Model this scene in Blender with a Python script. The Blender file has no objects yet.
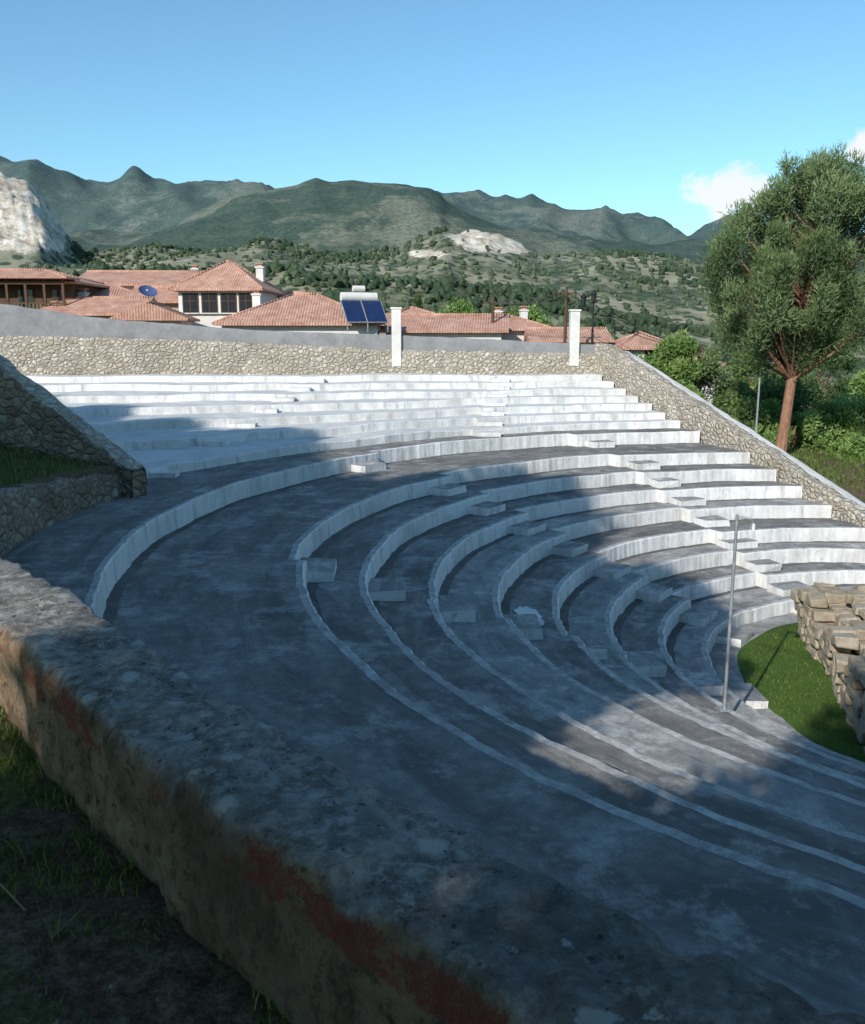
import bpy, math, random
import numpy as np
from mathutils import Vector, noise as mn
random.seed(7); rng=np.random.default_rng(7)
sc=bpy.context.scene
C=np.array([13.4,19.5])
# ------------------------------------------------------------------ helpers
def link(o,parent=None):
    sc.collection.objects.link(o)
    if parent: o.parent=parent
    return o
def mesh_obj(name,verts,faces,mats,mi=None,smooth=False,parent=None,attr=None):
    me=bpy.data.meshes.new(name)
    me.from_pydata([tuple(map(float,v)) for v in verts],[],[tuple(f) for f in faces])
    for m in mats: me.materials.append(m)
    if mi is not None: me.polygons.foreach_set('material_index',np.array(mi,dtype=np.int32))
    if smooth: me.polygons.foreach_set('use_smooth',np.ones(len(me.polygons),dtype=bool))
    if attr:
        for k,v in attr.items():
            a=me.attributes.new(k,'FLOAT','POINT'); a.data.foreach_set('value',np.array(v,dtype=np.float32))
    me.update()
    return link(bpy.data.objects.new(name,me),parent)
def empty(name,loc=(0,0,0)):
    e=bpy.data.objects.new(name,None); e.location=loc; e.empty_display_size=.3
    return link(e)
class MB:
    def __init__(s): s.v=[];s.f=[];s.m=[]
    def grid(s,rows,mi,flip=False,close=False):
        b=len(s.v); n=len(rows[0])
        for r in rows: s.v.extend([tuple(p) for p in r])
        for j in range(len(rows)-1):
            k=mi[j] if isinstance(mi,(list,tuple)) else mi
            for i in range(n if close else n-1):
                i2=(i+1)%n
                q=(b+j*n+i,b+j*n+i2,b+(j+1)*n+i2,b+(j+1)*n+i)
                s.f.append(q[::-1] if flip else q); s.m.append(k)
    def box(s,c,size,mi=0,rot=0,jit=0,top=None):
        b=len(s.v); cr,sr=math.cos(rot),math.sin(rot)
        for dz in (-.5,.5):
            for dx,dy in ((-.5,-.5),(.5,-.5),(.5,.5),(-.5,.5)):
                x=dx*size[0]+random.uniform(-jit,jit); y=dy*size[1]+random.uniform(-jit,jit); z=dz*size[2]+random.uniform(-jit,jit)
                s.v.append((c[0]+x*cr-y*sr,c[1]+x*sr+y*cr,c[2]+z))
        for k,q in enumerate(((3,2,1,0),(4,5,6,7),(0,1,5,4),(1,2,6,5),(2,3,7,6),(3,0,4,7))):
            s.f.append(tuple(b+i for i in q)); s.m.append(top if (k==1 and top is not None) else mi)
    def tube(s,path,rad,mi=0,n=8,cap=True):
        rows=[]
        for i,p in enumerate(path):
            p=Vector(p); a=Vector(path[max(i-1,0)]); c=Vector(path[min(i+1,len(path)-1)])
            d=(c-a).normalized(); u=d.cross(Vector((0.3,1,.1))).normalized()
            if u.length<.1: u=d.cross(Vector((1,0,0))).normalized()
            w=d.cross(u)
            rows.append([tuple(p+(u*math.cos(t)+w*math.sin(t))*rad[i]) for t in [2*math.pi*k/n for k in range(n)]])
        b=len(s.v); s.grid(rows,mi,close=True)
        if cap:
            s.f.append(tuple(b+k for k in range(n))[::-1]); s.m.append(mi)
            e=b+(len(path)-1)*n
            s.f.append(tuple(e+k for k in range(n))); s.m.append(mi)
    def make(s,name,mats,smooth=False,parent=None,bevel=0):
        o=mesh_obj(name,s.v,s.f,mats,s.m,smooth,parent)
        if bevel:
            m=o.modifiers.new('b','BEVEL'); m.width=bevel; m.segments=2; m.limit_method='ANGLE'
        return o
def sm(a,b,x):
    t=np.clip((x-a)/(b-a),0,1); return t*t*(3-2*t)
# ------------------------------------------------------------------ materials
def M(name,rough=.9):
    m=bpy.data.materials.new(name); m.use_nodes=True; nt=m.node_tree
    b=nt.nodes['Principled BSDF']; b.inputs['Roughness'].default_value=rough
    b.inputs['Specular IOR Level'].default_value=.25
    return m,nt,b
def nd(nt,t,**k):
    n=nt.nodes.new(t)
    for a,v in k.items(): setattr(n,a,v)
    return n
def S(nt,sock,v):
    if isinstance(v,bpy.types.NodeSocket): nt.links.new(v,sock)
    elif isinstance(v,(tuple,list)) and len(v)==3 and sock.type=='RGBA': sock.default_value=(*v,1)
    else: sock.default_value=v
def coord(nt,scale=(1,1,1)):
    t=nd(nt,'ShaderNodeTexCoord'); mp=nd(nt,'ShaderNodeMapping'); nt.links.new(t.outputs['Object'],mp.inputs[0]); mp.inputs['Scale'].default_value=scale
    return mp.outputs[0]
def noise(nt,vec,scale,detail=6,rough=.6,dist=0):
    n=nd(nt,'ShaderNodeTexNoise'); S(nt,n.inputs['Vector'],vec); n.inputs['Scale'].default_value=scale
    n.inputs['Detail'].default_value=detail; n.inputs['Roughness'].default_value=rough; n.inputs['Distortion'].default_value=dist
    return n.outputs['Fac']
def vor(nt,vec,scale,feature='F1',out='Distance'):
    n=nd(nt,'ShaderNodeTexVoronoi',feature=feature); S(nt,n.inputs['Vector'],vec); n.inputs['Scale'].default_value=scale
    return n.outputs[out]
def ramp(nt,fac,stops):
    r=nd(nt,'ShaderNodeValToRGB'); S(nt,r.inputs[0],fac)
    el=r.color_ramp.elements
    while len(el)<len(stops): el.new(.5)
    for e,(p,c) in zip(el,stops):
        e.position=p; e.color=(*c,1) if isinstance(c,(tuple,list)) else (c,c,c,1)
    return r.outputs[0]
def mix(nt,f,a,b,mode='MIX'):
    n=nd(nt,'ShaderNodeMix',data_type='RGBA',blend_type=mode); S(nt,n.inputs[0],f); S(nt,n.inputs[6],a); S(nt,n.inputs[7],b)
    return n.outputs[2]
def math_(nt,op,a,b=0.0,c=None,clamp=False):
    n=nd(nt,'ShaderNodeMath',operation=op,use_clamp=clamp); S(nt,n.inputs[0],a); S(nt,n.inputs[1],b)
    if c is not None: S(nt,n.inputs[2],c)
    return n.outputs[0]
def bump(nt,b,h,st=.5,d=.02):
    n=nd(nt,'ShaderNodeBump'); n.inputs['Strength'].default_value=st; n.inputs['Distance'].default_value=d
    S(nt,n.inputs['Height'],h); nt.links.new(n.outputs[0],b.inputs['Normal'])
def concrete(name,dark,light,stain=.5,scale=1,bd=.02,polar=False,streak=False,patch=False):
    m,nt,b=M(name,.88); v=coord(nt)
    n1=noise(nt,v,.7*scale,8,.65,.4); n2=noise(nt,v,5*scale,8,.7); n3=noise(nt,v,45*scale,4,.6)
    c=ramp(nt,n1,[(.32,dark),(.66,light)])
    if polar:
        # rain / dirt streaks that follow the curve of the seating (radius, angle about the orchestra)
        sp=nd(nt,'ShaderNodeSeparateXYZ'); S(nt,sp.inputs[0],v)
        dx=math_(nt,'SUBTRACT',sp.outputs[0],float(C[0])); dy=math_(nt,'SUBTRACT',sp.outputs[1],float(C[1]))
        r=math_(nt,'SQRT',math_(nt,'ADD',math_(nt,'MULTIPLY',dx,dx),math_(nt,'MULTIPLY',dy,dy)))
        a=math_(nt,'ARCTAN2',dy,math_(nt,'MULTIPLY',dx,-1.0))
        cb=nd(nt,'ShaderNodeCombineXYZ'); S(nt,cb.inputs[0],math_(nt,'MULTIPLY',r,1.6)); S(nt,cb.inputs[1],math_(nt,'MULTIPLY',a,6.0)); S(nt,cb.inputs[2],sp.outputs[2])
        n4=noise(nt,cb.outputs[0],1.0,7,.68,.8)
        c=mix(nt,ramp(nt,n4,[(.36,.8),(.54,0)]),c,tuple(x*.45 for x in dark))
        c=mix(nt,ramp(nt,n4,[(.54,0),(.72,.5)]),c,tuple(x*1.25 for x in light))
    n5=noise(nt,v,1.7*scale,10,.78,.2)
    c=mix(nt,ramp(nt,n5,[(.4,stain),(.5,0)]),c,tuple(x*.55 for x in dark))
    c=mix(nt,ramp(nt,n2,[(.4,0),(.66,stain)]),c,tuple(x*.6 for x in dark))
    c=mix(nt,ramp(nt,n3,[(.3,.5),(.75,0)]),c,tuple(x*.7 for x in dark))
    if patch:
        c=mix(nt,ramp(nt,noise(nt,v,.9,10,.78),[(.52,0),(.62,.55)]),c,tuple(min(.7,x*1.35) for x in light))
    if streak:
        v2=coord(nt,(1,1,.12)); s1=noise(nt,v2,2.6,7,.72); s2=noise(nt,v2,9,5,.7)
        c=mix(nt,ramp(nt,s1,[(.52,0),(.66,.65)]),c,(.30,.285,.26))
        c=mix(nt,ramp(nt,s2,[(.56,0),(.72,.5)]),c,(.24,.225,.205))
        c=mix(nt,ramp(nt,noise(nt,v,6,9,.8),[(.59,0),(.63,.7)]),c,(.25,.24,.22))
        c=mix(nt,ramp(nt,noise(nt,v,.35,5,.7),[(.45,0),(.62,.45)]),c,(.36,.35,.335))
    S(nt,b.inputs['Base Color'],c)
    h=math_(nt,'ADD',n2,math_(nt,'MULTIPLY',n3,.5)); bump(nt,b,h,.7,bd)
    return m
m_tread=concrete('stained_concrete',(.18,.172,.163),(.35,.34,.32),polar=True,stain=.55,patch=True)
m_tread_lit=concrete('lit_pale_tread',(.27,.26,.25),(.47,.46,.44),stain=.5,polar=True,patch=True)  # paler lit copy of the tread; sunlit brightness is put into its colour
m_tread_up=concrete('sunlit_pale_concrete',(.56,.55,.53),(.82,.81,.79),stain=.25)  # upper treads coloured brighter to carry the sunlight that falls on them
m_riser=concrete('worn_whitewash',(.76,.755,.74),(.88,.875,.865),stain=.15,streak=True)
m_nose=concrete('worn_step_nosing',(.40,.39,.37),(.70,.69,.66),stain=.8,scale=1.5)
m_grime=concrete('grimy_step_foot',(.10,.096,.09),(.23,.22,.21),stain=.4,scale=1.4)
m_grey=concrete('grey_render',(.24,.24,.245),(.34,.34,.345),stain=.35)
m_white=concrete('white_plaster',(.66,.64,.6),(.82,.81,.78),stain=.2)
m_rockc=concrete('field_stone',(.2,.18,.16),(.38,.35,.32),stain=.4)
m_ruin=concrete('ancient_limestone',(.36,.29,.20),(.60,.53,.42),stain=.55,scale=1.8,bd=.05)
def rubble(name,scale,cols,mortar,bd=.06,mw=.06):
    m,nt,b=M(name,.95); v0=coord(nt)
    nv=nd(nt,'ShaderNodeTexNoise'); S(nt,nv.inputs['Vector'],v0); nv.inputs['Scale'].default_value=3
    vv=nd(nt,'ShaderNodeVectorMath',operation='MULTIPLY_ADD'); S(nt,vv.inputs[0],nv.outputs['Color']); vv.inputs[1].default_value=(.22,.22,.22); S(nt,vv.inputs[2],v0)
    mp=nd(nt,'ShaderNodeMapping'); S(nt,mp.inputs[0],vv.outputs[0]); mp.inputs['Scale'].default_value=(1,1,1.35); v=mp.outputs[0]
    e=vor(nt,v,scale,'DISTANCE_TO_EDGE'); col=vor(nt,v,scale,'F1','Color')
    sep=nd(nt,'ShaderNodeSeparateColor'); S(nt,sep.inputs[0],col)
    c=ramp(nt,sep.outputs[0],[(i/(len(cols)-1),cc) for i,cc in enumerate(cols)])
    n2=noise(nt,v0,9,6,.7)
    c=mix(nt,ramp(nt,n2,[(.35,.6),(.65,0)]),c,tuple(x*.5 for x in cols[0]))
    c=mix(nt,ramp(nt,e,[(mw*.5,.85),(mw*1.4,0)]),c,mortar)
    c=mix(nt,ramp(nt,noise(nt,v0,.5,5,.6),[(.4,0),(.65,.45)]),c,tuple(x*.55 for x in cols[0]))
    S(nt,b.inputs['Base Color'],c)
    h=math_(nt,'ADD',ramp(nt,e,[(0,0),(.25,1)]),math_(nt,'MULTIPLY',n2,.6)); bump(nt,b,h,1,bd)
    return m
m_rub=rubble('pale_rubble_masonry',3.9,[(.42,.36,.28),(.70,.63,.52),(.52,.45,.35),(.78,.73,.64)],(.3,.275,.24))
m_rub2=rubble('brown_rubble_masonry',3.4,[(.24,.19,.145),(.42,.35,.26),(.31,.25,.19),(.55,.49,.39)],(.18,.15,.12))
def near_mat():
    m,nt,b=M('lichen_covered_wall',.92); v=coord(nt)
    geo=nd(nt,'ShaderNodeNewGeometry'); sx=nd(nt,'ShaderNodeSeparateXYZ'); S(nt,sx.inputs[0],geo.outputs['Normal'])
    px=nd(nt,'ShaderNodeSeparateXYZ'); S(nt,px.inputs[0],geo.outputs['Position'])
    n0=noise(nt,v,1.3,4,.6,.4); n1=noise(nt,v,4.5,10,.75,.5); n2=noise(nt,v,22,9,.78); n3=noise(nt,v,160,5,.7)
    top=ramp(nt,n1,[(.36,(.15,.14,.125)),(.5,(.29,.275,.255)),(.62,(.48,.465,.44))])
    top=mix(nt,ramp(nt,n2,[(.51,0),(.58,.8)]),top,(.54,.535,.51))
    top=mix(nt,ramp(nt,n2,[(.36,.9),(.45,0)]),top,(.05,.045,.04))
    top=mix(nt,ramp(nt,n0,[(.38,.5),(.5,0)]),top,(.12,.105,.085))
    sp=vor(nt,v,7); top=mix(nt,ramp(nt,math_(nt,'ADD',sp,math_(nt,'MULTIPLY',n2,1.0)),[(.66,.85),(.74,0)]),top,(.64,.64,.61))
    sp2=vor(nt,v,26); top=mix(nt,ramp(nt,math_(nt,'ADD',sp2,math_(nt,'MULTIPLY',n1,.9)),[(.52,.8),(.57,0)]),top,(.045,.045,.04))
    side=ramp(nt,n1,[(.33,(.17,.11,.07)),(.5,(.38,.265,.17)),(.66,(.5,.4,.29))])
    side=mix(nt,ramp(nt,n2,[(.38,.85),(.5,0)]),side,(.06,.045,.035))
    side=mix(nt,ramp(nt,n0,[(.4,.6),(.55,0)]),side,(.10,.075,.055))
    zz=math_(nt,'ADD',px.outputs[2],math_(nt,'MULTIPLY',n2,.10))
    band=math_(nt,'MULTIPLY',math_(nt,'GREATER_THAN',zz,-1.18),math_(nt,'LESS_THAN',zz,-1.085))
    mask=math_(nt,'MULTIPLY',math_(nt,'MULTIPLY',band,ramp(nt,noise(nt,v,2.4,6,.75),[(.46,0),(.52,.9)])),ramp(nt,n3,[(.36,.3),(.55,1)]))
    side=mix(nt,mask,side,(.28,.06,.045))
    f=ramp(nt,sx.outputs[2],[(.4,0),(.7,1)])
    S(nt,b.inputs['Base Color'],mix(nt,f,side,top))
    bump(nt,b,math_(nt,'ADD',math_(nt,'ADD',n2,math_(nt,'MULTIPLY',n3,.35)),n1),1,.03)
    return m
m_near=near_mat()
def simple(name,col,rough=.6,metal=0,var=.25,scale=8):
    m,nt,b=M(name,rough); v=coord(nt); n=noise(nt,v,scale,5,.6)
    S(nt,b.inputs['Base Color'],ramp(nt,n,[(.3,tuple(x*(1-var) for x in col)),(.7,tuple(min(1,x*(1+var)) for x in col))]))
    b.inputs['Metallic'].default_value=metal; return m
m_metal=simple('galvanised_metal',(.42,.43,.44),.45,.6)
m_black=simple('black_iron',(.03,.03,.032),.5,.3)
m_wood=simple('dark_timber',(.10,.06,.035),.8)
m_wood2=simple('grey_timber',(.22,.17,.12),.8)
m_glass=simple('window_glass',(.025,.03,.035),.12)
m_panel=simple('solar_collector_glass',(.015,.03,.09),.15)
m_dark=simple('niche_shade',(.02,.018,.015),.95)  # near-black face painted as the niche's inner shade; no hollow is cut
m_dish=simple('dark_blue_dish',(.06,.09,.2),.5)
def barkm(name,c1,c2):
    m,nt,b=M(name,.95); v=coord(nt,(1,1,.25)); n=noise(nt,v,9,7,.7)
    S(nt,b.inputs['Base Color'],ramp(nt,n,[(.3,c1),(.7,c2)])); bump(nt,b,n,1,.06); return m
m_bark=barkm('reddish_pine_bark',(.15,.07,.04),(.42,.23,.15))
def leafm(name,c1,c2,c3,tr=.25):
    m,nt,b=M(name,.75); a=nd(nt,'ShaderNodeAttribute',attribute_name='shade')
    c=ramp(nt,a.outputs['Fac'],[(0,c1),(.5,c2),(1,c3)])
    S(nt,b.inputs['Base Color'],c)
    t=nd(nt,'ShaderNodeBsdfTranslucent'); S(nt,t.inputs[0],c); mx=nd(nt,'ShaderNodeMixShader'); mx.inputs[0].default_value=tr
    nt.links.new(b.outputs[0],mx.inputs[1]); nt.links.new(t.outputs[0],mx.inputs[2]); nt.links.new(mx.outputs[0],nt.nodes['Material Output'].inputs[0])
    return m
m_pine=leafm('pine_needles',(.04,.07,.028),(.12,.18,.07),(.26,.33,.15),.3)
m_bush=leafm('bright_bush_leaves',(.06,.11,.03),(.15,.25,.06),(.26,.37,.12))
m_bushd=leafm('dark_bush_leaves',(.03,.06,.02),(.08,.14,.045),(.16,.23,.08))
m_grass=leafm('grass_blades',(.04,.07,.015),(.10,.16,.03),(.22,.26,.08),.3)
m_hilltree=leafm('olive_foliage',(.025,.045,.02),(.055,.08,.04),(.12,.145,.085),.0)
def tile():
    m,nt,b=M('terracotta_tiles',.85); v=coord(nt)
    w=nd(nt,'ShaderNodeTexWave',wave_type='BANDS',bands_direction='X'); S(nt,w.inputs['Vector'],v); w.inputs['Scale'].default_value=1.9; w.inputs['Distortion'].default_value=.5
    w2=nd(nt,'ShaderNodeTexWave',wave_type='BANDS',bands_direction='Y',wave_profile='SAW'); S(nt,w2.inputs['Vector'],v); w2.inputs['Scale'].default_value=1.1;w2.inputs['Distortion'].default_value=1.0
    n1=noise(nt,v,1.2,7,.7); n2=noise(nt,v,7,4,.7)
    c=ramp(nt,n1,[(.3,(.34,.17,.12)),(.5,(.58,.32,.23)),(.7,(.70,.48,.38))])
    c=mix(nt,ramp(nt,n2,[(.4,.5),(.6,0)]),c,(.28,.17,.13))
    c=mix(nt,ramp(nt,w.outputs['Fac'],[(.0,.4),(.35,0)]),c,(.18,.09,.065))
    c=mix(nt,ramp(nt,w2.outputs['Fac'],[(.0,.35),(.2,0)]),c,(.18,.09,.065))
    S(nt,b.inputs['Base Color'],c); bump(nt,b,math_(nt,'ADD',w.outputs['Fac'],math_(nt,'MULTIPLY',w2.outputs['Fac'],.4)),.6,.05); return m
m_tile=tile()
def turf(name='turf'):
    m,nt,b=M(name,.95); v=coord(nt); n=noise(nt,v,1.2,8,.7); n2=noise(nt,v,30,4,.7)
    c=ramp(nt,n,[(.3,(.05,.09,.015)),(.6,(.10,.19,.025)),(.75,(.17,.2,.05))])
    c=mix(nt,ramp(nt,n2,[(.35,.6),(.6,0)]),c,(.03,.055,.012)); S(nt,b.inputs['Base Color'],c); bump(nt,b,n2,1,.05); return m
m_turf=turf()
def terrain_mat():
    m,nt,b=M('terrain_ground',1.0); b.inputs['Specular IOR Level'].default_value=.05
    v=coord(nt); geo=nd(nt,'ShaderNodeNewGeometry')
    ln=nd(nt,'ShaderNodeVectorMath',operation='LENGTH'); S(nt,ln.inputs[0],geo.outputs['Position']); d=ln.outputs['Value']
    n1=noise(nt,v,1.1,7,.7,.3); n2=noise(nt,v,14,6,.75); n9=noise(nt,v,70,5,.75)
    soil=ramp(nt,math_(nt,'ADD',math_(nt,'MULTIPLY',n2,.6),math_(nt,'MULTIPLY',n9,.4)),[(.38,(.05,.033,.022)),(.5,(.13,.09,.06)),(.6,(.24,.18,.125))])
    near=mix(nt,ramp(nt,n1,[(.5,0),(.6,.75)]),soil,ramp(nt,n2,[(.3,(.05,.08,.02)),(.7,(.13,.18,.05))]))
    h1=noise(nt,v,.006,9,.65,.6); h2=noise(nt,v,.03,9,.75); h3=noise(nt,v,.22,6,.8)
    scrub=ramp(nt,h3,[(.38,(.022,.038,.018)),(.52,(.058,.082,.038)),(.64,(.15,.16,.09))])
    open_=ramp(nt,h2,[(.32,(.15,.155,.09)),(.55,(.27,.25,.17)),(.72,(.42,.385,.3))])
    vd=vor(nt,v,.13); dots=ramp(nt,math_(nt,'ADD',vd,math_(nt,'MULTIPLY',h3,.3)),[(.45,1),(.6,0)])
    grove=mix(nt,dots,open_,(.05,.07,.04))
    sel=ramp(nt,math_(nt,'ADD',math_(nt,'MULTIPLY',h1,.65),math_(nt,'MULTIPLY',h2,.35)),[(.45,0),(.51,1)])
    g=mix(nt,sel,scrub,grove)
    fd=ramp(nt,math_(nt,'ADD',math_(nt,'MULTIPLY',h3,.6),math_(nt,'MULTIPLY',h2,.4)),[(.40,(.014,.028,.012)),(.5,(.042,.064,.028)),(.6,(.10,.115,.06))])
    farc=mix(nt,ramp(nt,math_(nt,'ADD',math_(nt,'MULTIPLY',h1,.65),math_(nt,'MULTIPLY',h2,.35)),[(.50,0),(.56,.8)]),fd,ramp(nt,h3,[(.38,(.075,.085,.045)),(.6,(.26,.25,.17))]))
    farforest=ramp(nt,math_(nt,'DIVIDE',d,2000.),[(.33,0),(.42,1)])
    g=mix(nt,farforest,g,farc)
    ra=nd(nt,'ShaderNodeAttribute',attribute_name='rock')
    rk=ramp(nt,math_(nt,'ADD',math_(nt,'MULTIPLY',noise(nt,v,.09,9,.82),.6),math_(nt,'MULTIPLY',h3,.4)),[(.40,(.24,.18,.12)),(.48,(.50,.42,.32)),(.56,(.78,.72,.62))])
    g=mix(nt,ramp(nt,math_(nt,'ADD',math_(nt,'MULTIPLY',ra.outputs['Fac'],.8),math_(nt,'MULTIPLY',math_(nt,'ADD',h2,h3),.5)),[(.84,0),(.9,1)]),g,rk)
    g=mix(nt,ramp(nt,math_(nt,'DIVIDE',d,2000.),[(.1,.0),(.35,.14),(.85,.40)]),g,(.15,.23,.28))  # distance haze painted into the ground colour, bluer towards the far ridges
    f=ramp(nt,math_(nt,'DIVIDE',d,200.),[(.25,0),(.6,1)])
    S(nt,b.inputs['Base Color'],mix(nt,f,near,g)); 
    bp=nd(nt,'ShaderNodeBump'); bp.inputs['Strength'].default_value=.8; bp.inputs['Distance'].default_value=.04; S(nt,bp.inputs['Height'],math_(nt,'ADD',math_(nt,'ADD',n2,n1),math_(nt,'MULTIPLY',n9,.4)))
    bq=nd(nt,'ShaderNodeBump'); bq.inputs['Strength'].default_value=.7; S(nt,bq.inputs['Distance'],math_(nt,'MULTIPLY',d,.005)); S(nt,bq.inputs['Height'],math_(nt,'MULTIPLY',math_(nt,'ADD',math_(nt,'MULTIPLY',h2,.7),math_(nt,'MULTIPLY',h3,.5)),f)); nt.links.new(bp.outputs[0],bq.inputs['Normal']); nt.links.new(bq.outputs[0],b.inputs['Normal'])
    return m
m_terr=terrain_mat()
# ------------------------------------------------------------------ theatre geometry
def analemma(y): return np.array([9+(47.5-y)*.325,y])
def start_theta(R):
    f=lambda y: np.linalg.norm(analemma(y)-C)-R
    lo,hi=24.,50.
    for _ in range(50):
        mid=(lo+hi)/2
        if f(mid)>0: hi=mid
        else: lo=mid
    p=analemma(lo)-C
    return math.atan2(p[1],p[0])
LR=[19.7,16.3,14.8,13.3,11.85,10.45,9.15,7.85,6.8]
LZ=[-4.1,-4.6,-5.05,-5.5,-5.95,-6.4,-6.85,-7.3,-7.72,-8.1]
TH1=math.radians(305); NL=640
A1,A2,A3=math.radians(184.5),math.radians(141),math.radians(112)
def jog(t,i):
    j=0
    if t<A2: j+=.5+.12*math.sin(i*2.1)
    if t<A3: j-=.45+.1*math.sin(i*1.3+1)
    if t>A1: j-=.16*math.sin(i*1.7)+.05
    return j
def edge(i,dr=0,z=0,R=None):
    R0=LR[i] if R is None else R
    ts=start_theta(R0 if R0>6.3 else 6.3)+.004
    th=np.linspace(ts,TH1,NL)
    w=np.array([.07*mn.noise((t*R0*.35,i*7.3,0))+.035*mn.noise((t*R0*2.2,i*3.3,5))+.02*mn.noise((t*R0*6,i*3.3,8))+(jog(t,i) if i<8 else 0) for t in th])
    r=R0+w+dr
    x=C[0]+r*np.cos(th); y=C[1]+r*np.sin(th)
    zz=np.array([z+.04*mn.noise((a*.5,b*.5,i))+.012*mn.noise((a*3,b*3,i)) for a,b in zip(x,y)])
    return np.stack([x,y,zz],1)
mb=MB()
for i in range(9):
    z=LZ[i]
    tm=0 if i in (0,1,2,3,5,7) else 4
    if i>0:
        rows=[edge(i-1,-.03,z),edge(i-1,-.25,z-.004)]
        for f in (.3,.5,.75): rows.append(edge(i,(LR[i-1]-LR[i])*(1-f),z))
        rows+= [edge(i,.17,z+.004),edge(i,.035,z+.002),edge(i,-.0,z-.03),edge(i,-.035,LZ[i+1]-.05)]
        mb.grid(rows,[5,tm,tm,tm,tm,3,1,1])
    else:
        th=np.linspace(start_theta(20)+.004,TH1,NL)
        o=np.where(th<math.radians(167.5),23.4,21.95)
        out=np.stack([C[0]+o*np.cos(th),C[1]+o*np.sin(th),np.full(NL,z)],1)
        rows=[out,edge(0,1.0,z),edge(0,.14,z+.003),edge(0,.025,z+.002),edge(0,0,z-.028),edge(0,-.035,LZ[1]-.05)]
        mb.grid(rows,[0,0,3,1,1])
rows=[edge(8,-.02,-8.1)]+[edge(8,-.8,-8.1,R=6.7)]
mb.grid(rows,4)
K=7; UR=[20+1.2*k for k in range(K+1)]; UZ=[-4.1+.3*k for k in range(K+1)]; NU=300
Lk=[np.array([-8.6,25.2])+(np.array([-24.5,44.2])-np.array([-8.6,25.2]))*((k-1)/6) for k in range(K+1)]
tj=[math.radians(130-35*(k-1)/6*0.9) for k in range(K+1)]
def uedge(k,dr=0,z=0):
    R=UR[k]+dr; ts=start_theta(UR[k])+.004
    n1=int(NU*.45)
    th=np.linspace(ts,tj[k],n1,endpoint=False) if tj[k]>ts else np.full(n1,ts)
    circ=np.stack([C[0]+R*np.cos(th),C[1]+R*np.sin(th)],1)
    te=max(tj[k],ts)
    P=np.array([C[0]+R*math.cos(te),C[1]+R*math.sin(te)]); T=np.array([-math.sin(te),math.cos(te)])
    L=Lk[k]+np.array([-.35,.94])*dr
    Q=P+T*np.linalg.norm(L-P)*.5
    s=np.linspace(0,1,NU-n1)[:,None]
    bz=(1-s)**2*P+2*s*(1-s)*Q+s**2*L
    p=np.concatenate([circ,bz])
    zz=np.array([z+.09*mn.noise((a*.25,b*.25,k))+.03*mn.noise((a*1.5,b*1.5,k)) for a,b in p])
    wob=np.array([.16*mn.noise((a*.35,k*5.1,0))+.06*mn.noise((a*2,k*5.1,3))+(.4 if a<-9.+k*.35 else 0)+(.35 if a<1.5+.2*k else 0) for a,b in p])
    p=p+np.stack([wob*0,wob],1)
    return np.concatenate([p,zz[:,None]],1)
def wall_far(x): 
    return np.interp(x,[-27,-14,-2,8.9],[46.,47.5,48.3,48.7])
for k in range(1,K+1):
    z=UZ[k]
    if k<K: back=uedge(k+1,.1,z)
    else:
        back=uedge(k,0,z).copy(); back[:,1]=wall_far(back[:,0])+.05
    rows=[back,uedge(k,.16,z+.003),uedge(k,.03,z),uedge(k,0,z-.03),uedge(k,-.035,UZ[k-1]-.16)]
    mb.grid(rows,[2,2,1,1])
def aisle(th,rng_i,sh=0,wd=1.0,dp=.7):
    for i in rng_i:
        R=LR[i]-dp/2+sh; zt=(LZ[i]+LZ[i+1])/2
        c=(C[0]+R*math.cos(th),C[1]+R*math.sin(th),(zt+LZ[i+1])/2-.02)
        mb.box(c,(dp,wd+.1*math.sin(i*3),zt-LZ[i+1]+.04),1,rot=th,jit=.03,top=4)
aisle(A1-.03,range(1,9),wd=1.15,dp=.78); aisle(A2+.05,range(0,9),wd=1.05); aisle(A3-.05,range(0,9))
for k in range(1,K+1):
    for X in (1.5+.2*k,-9+.35*k):
        e=uedge(k); j=int(np.argmin(abs(e[:,0]-X-.6))); 
        mb.box((e[j,0],e[j,1]-.25,UZ[k]-.15-.08),(1.0,.55,.17),1,jit=.012)
seat=mb.make('amphitheatre_seating',[m_tread,m_riser,m_tread_up,m_nose,m_tread_lit,m_grime])
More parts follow.
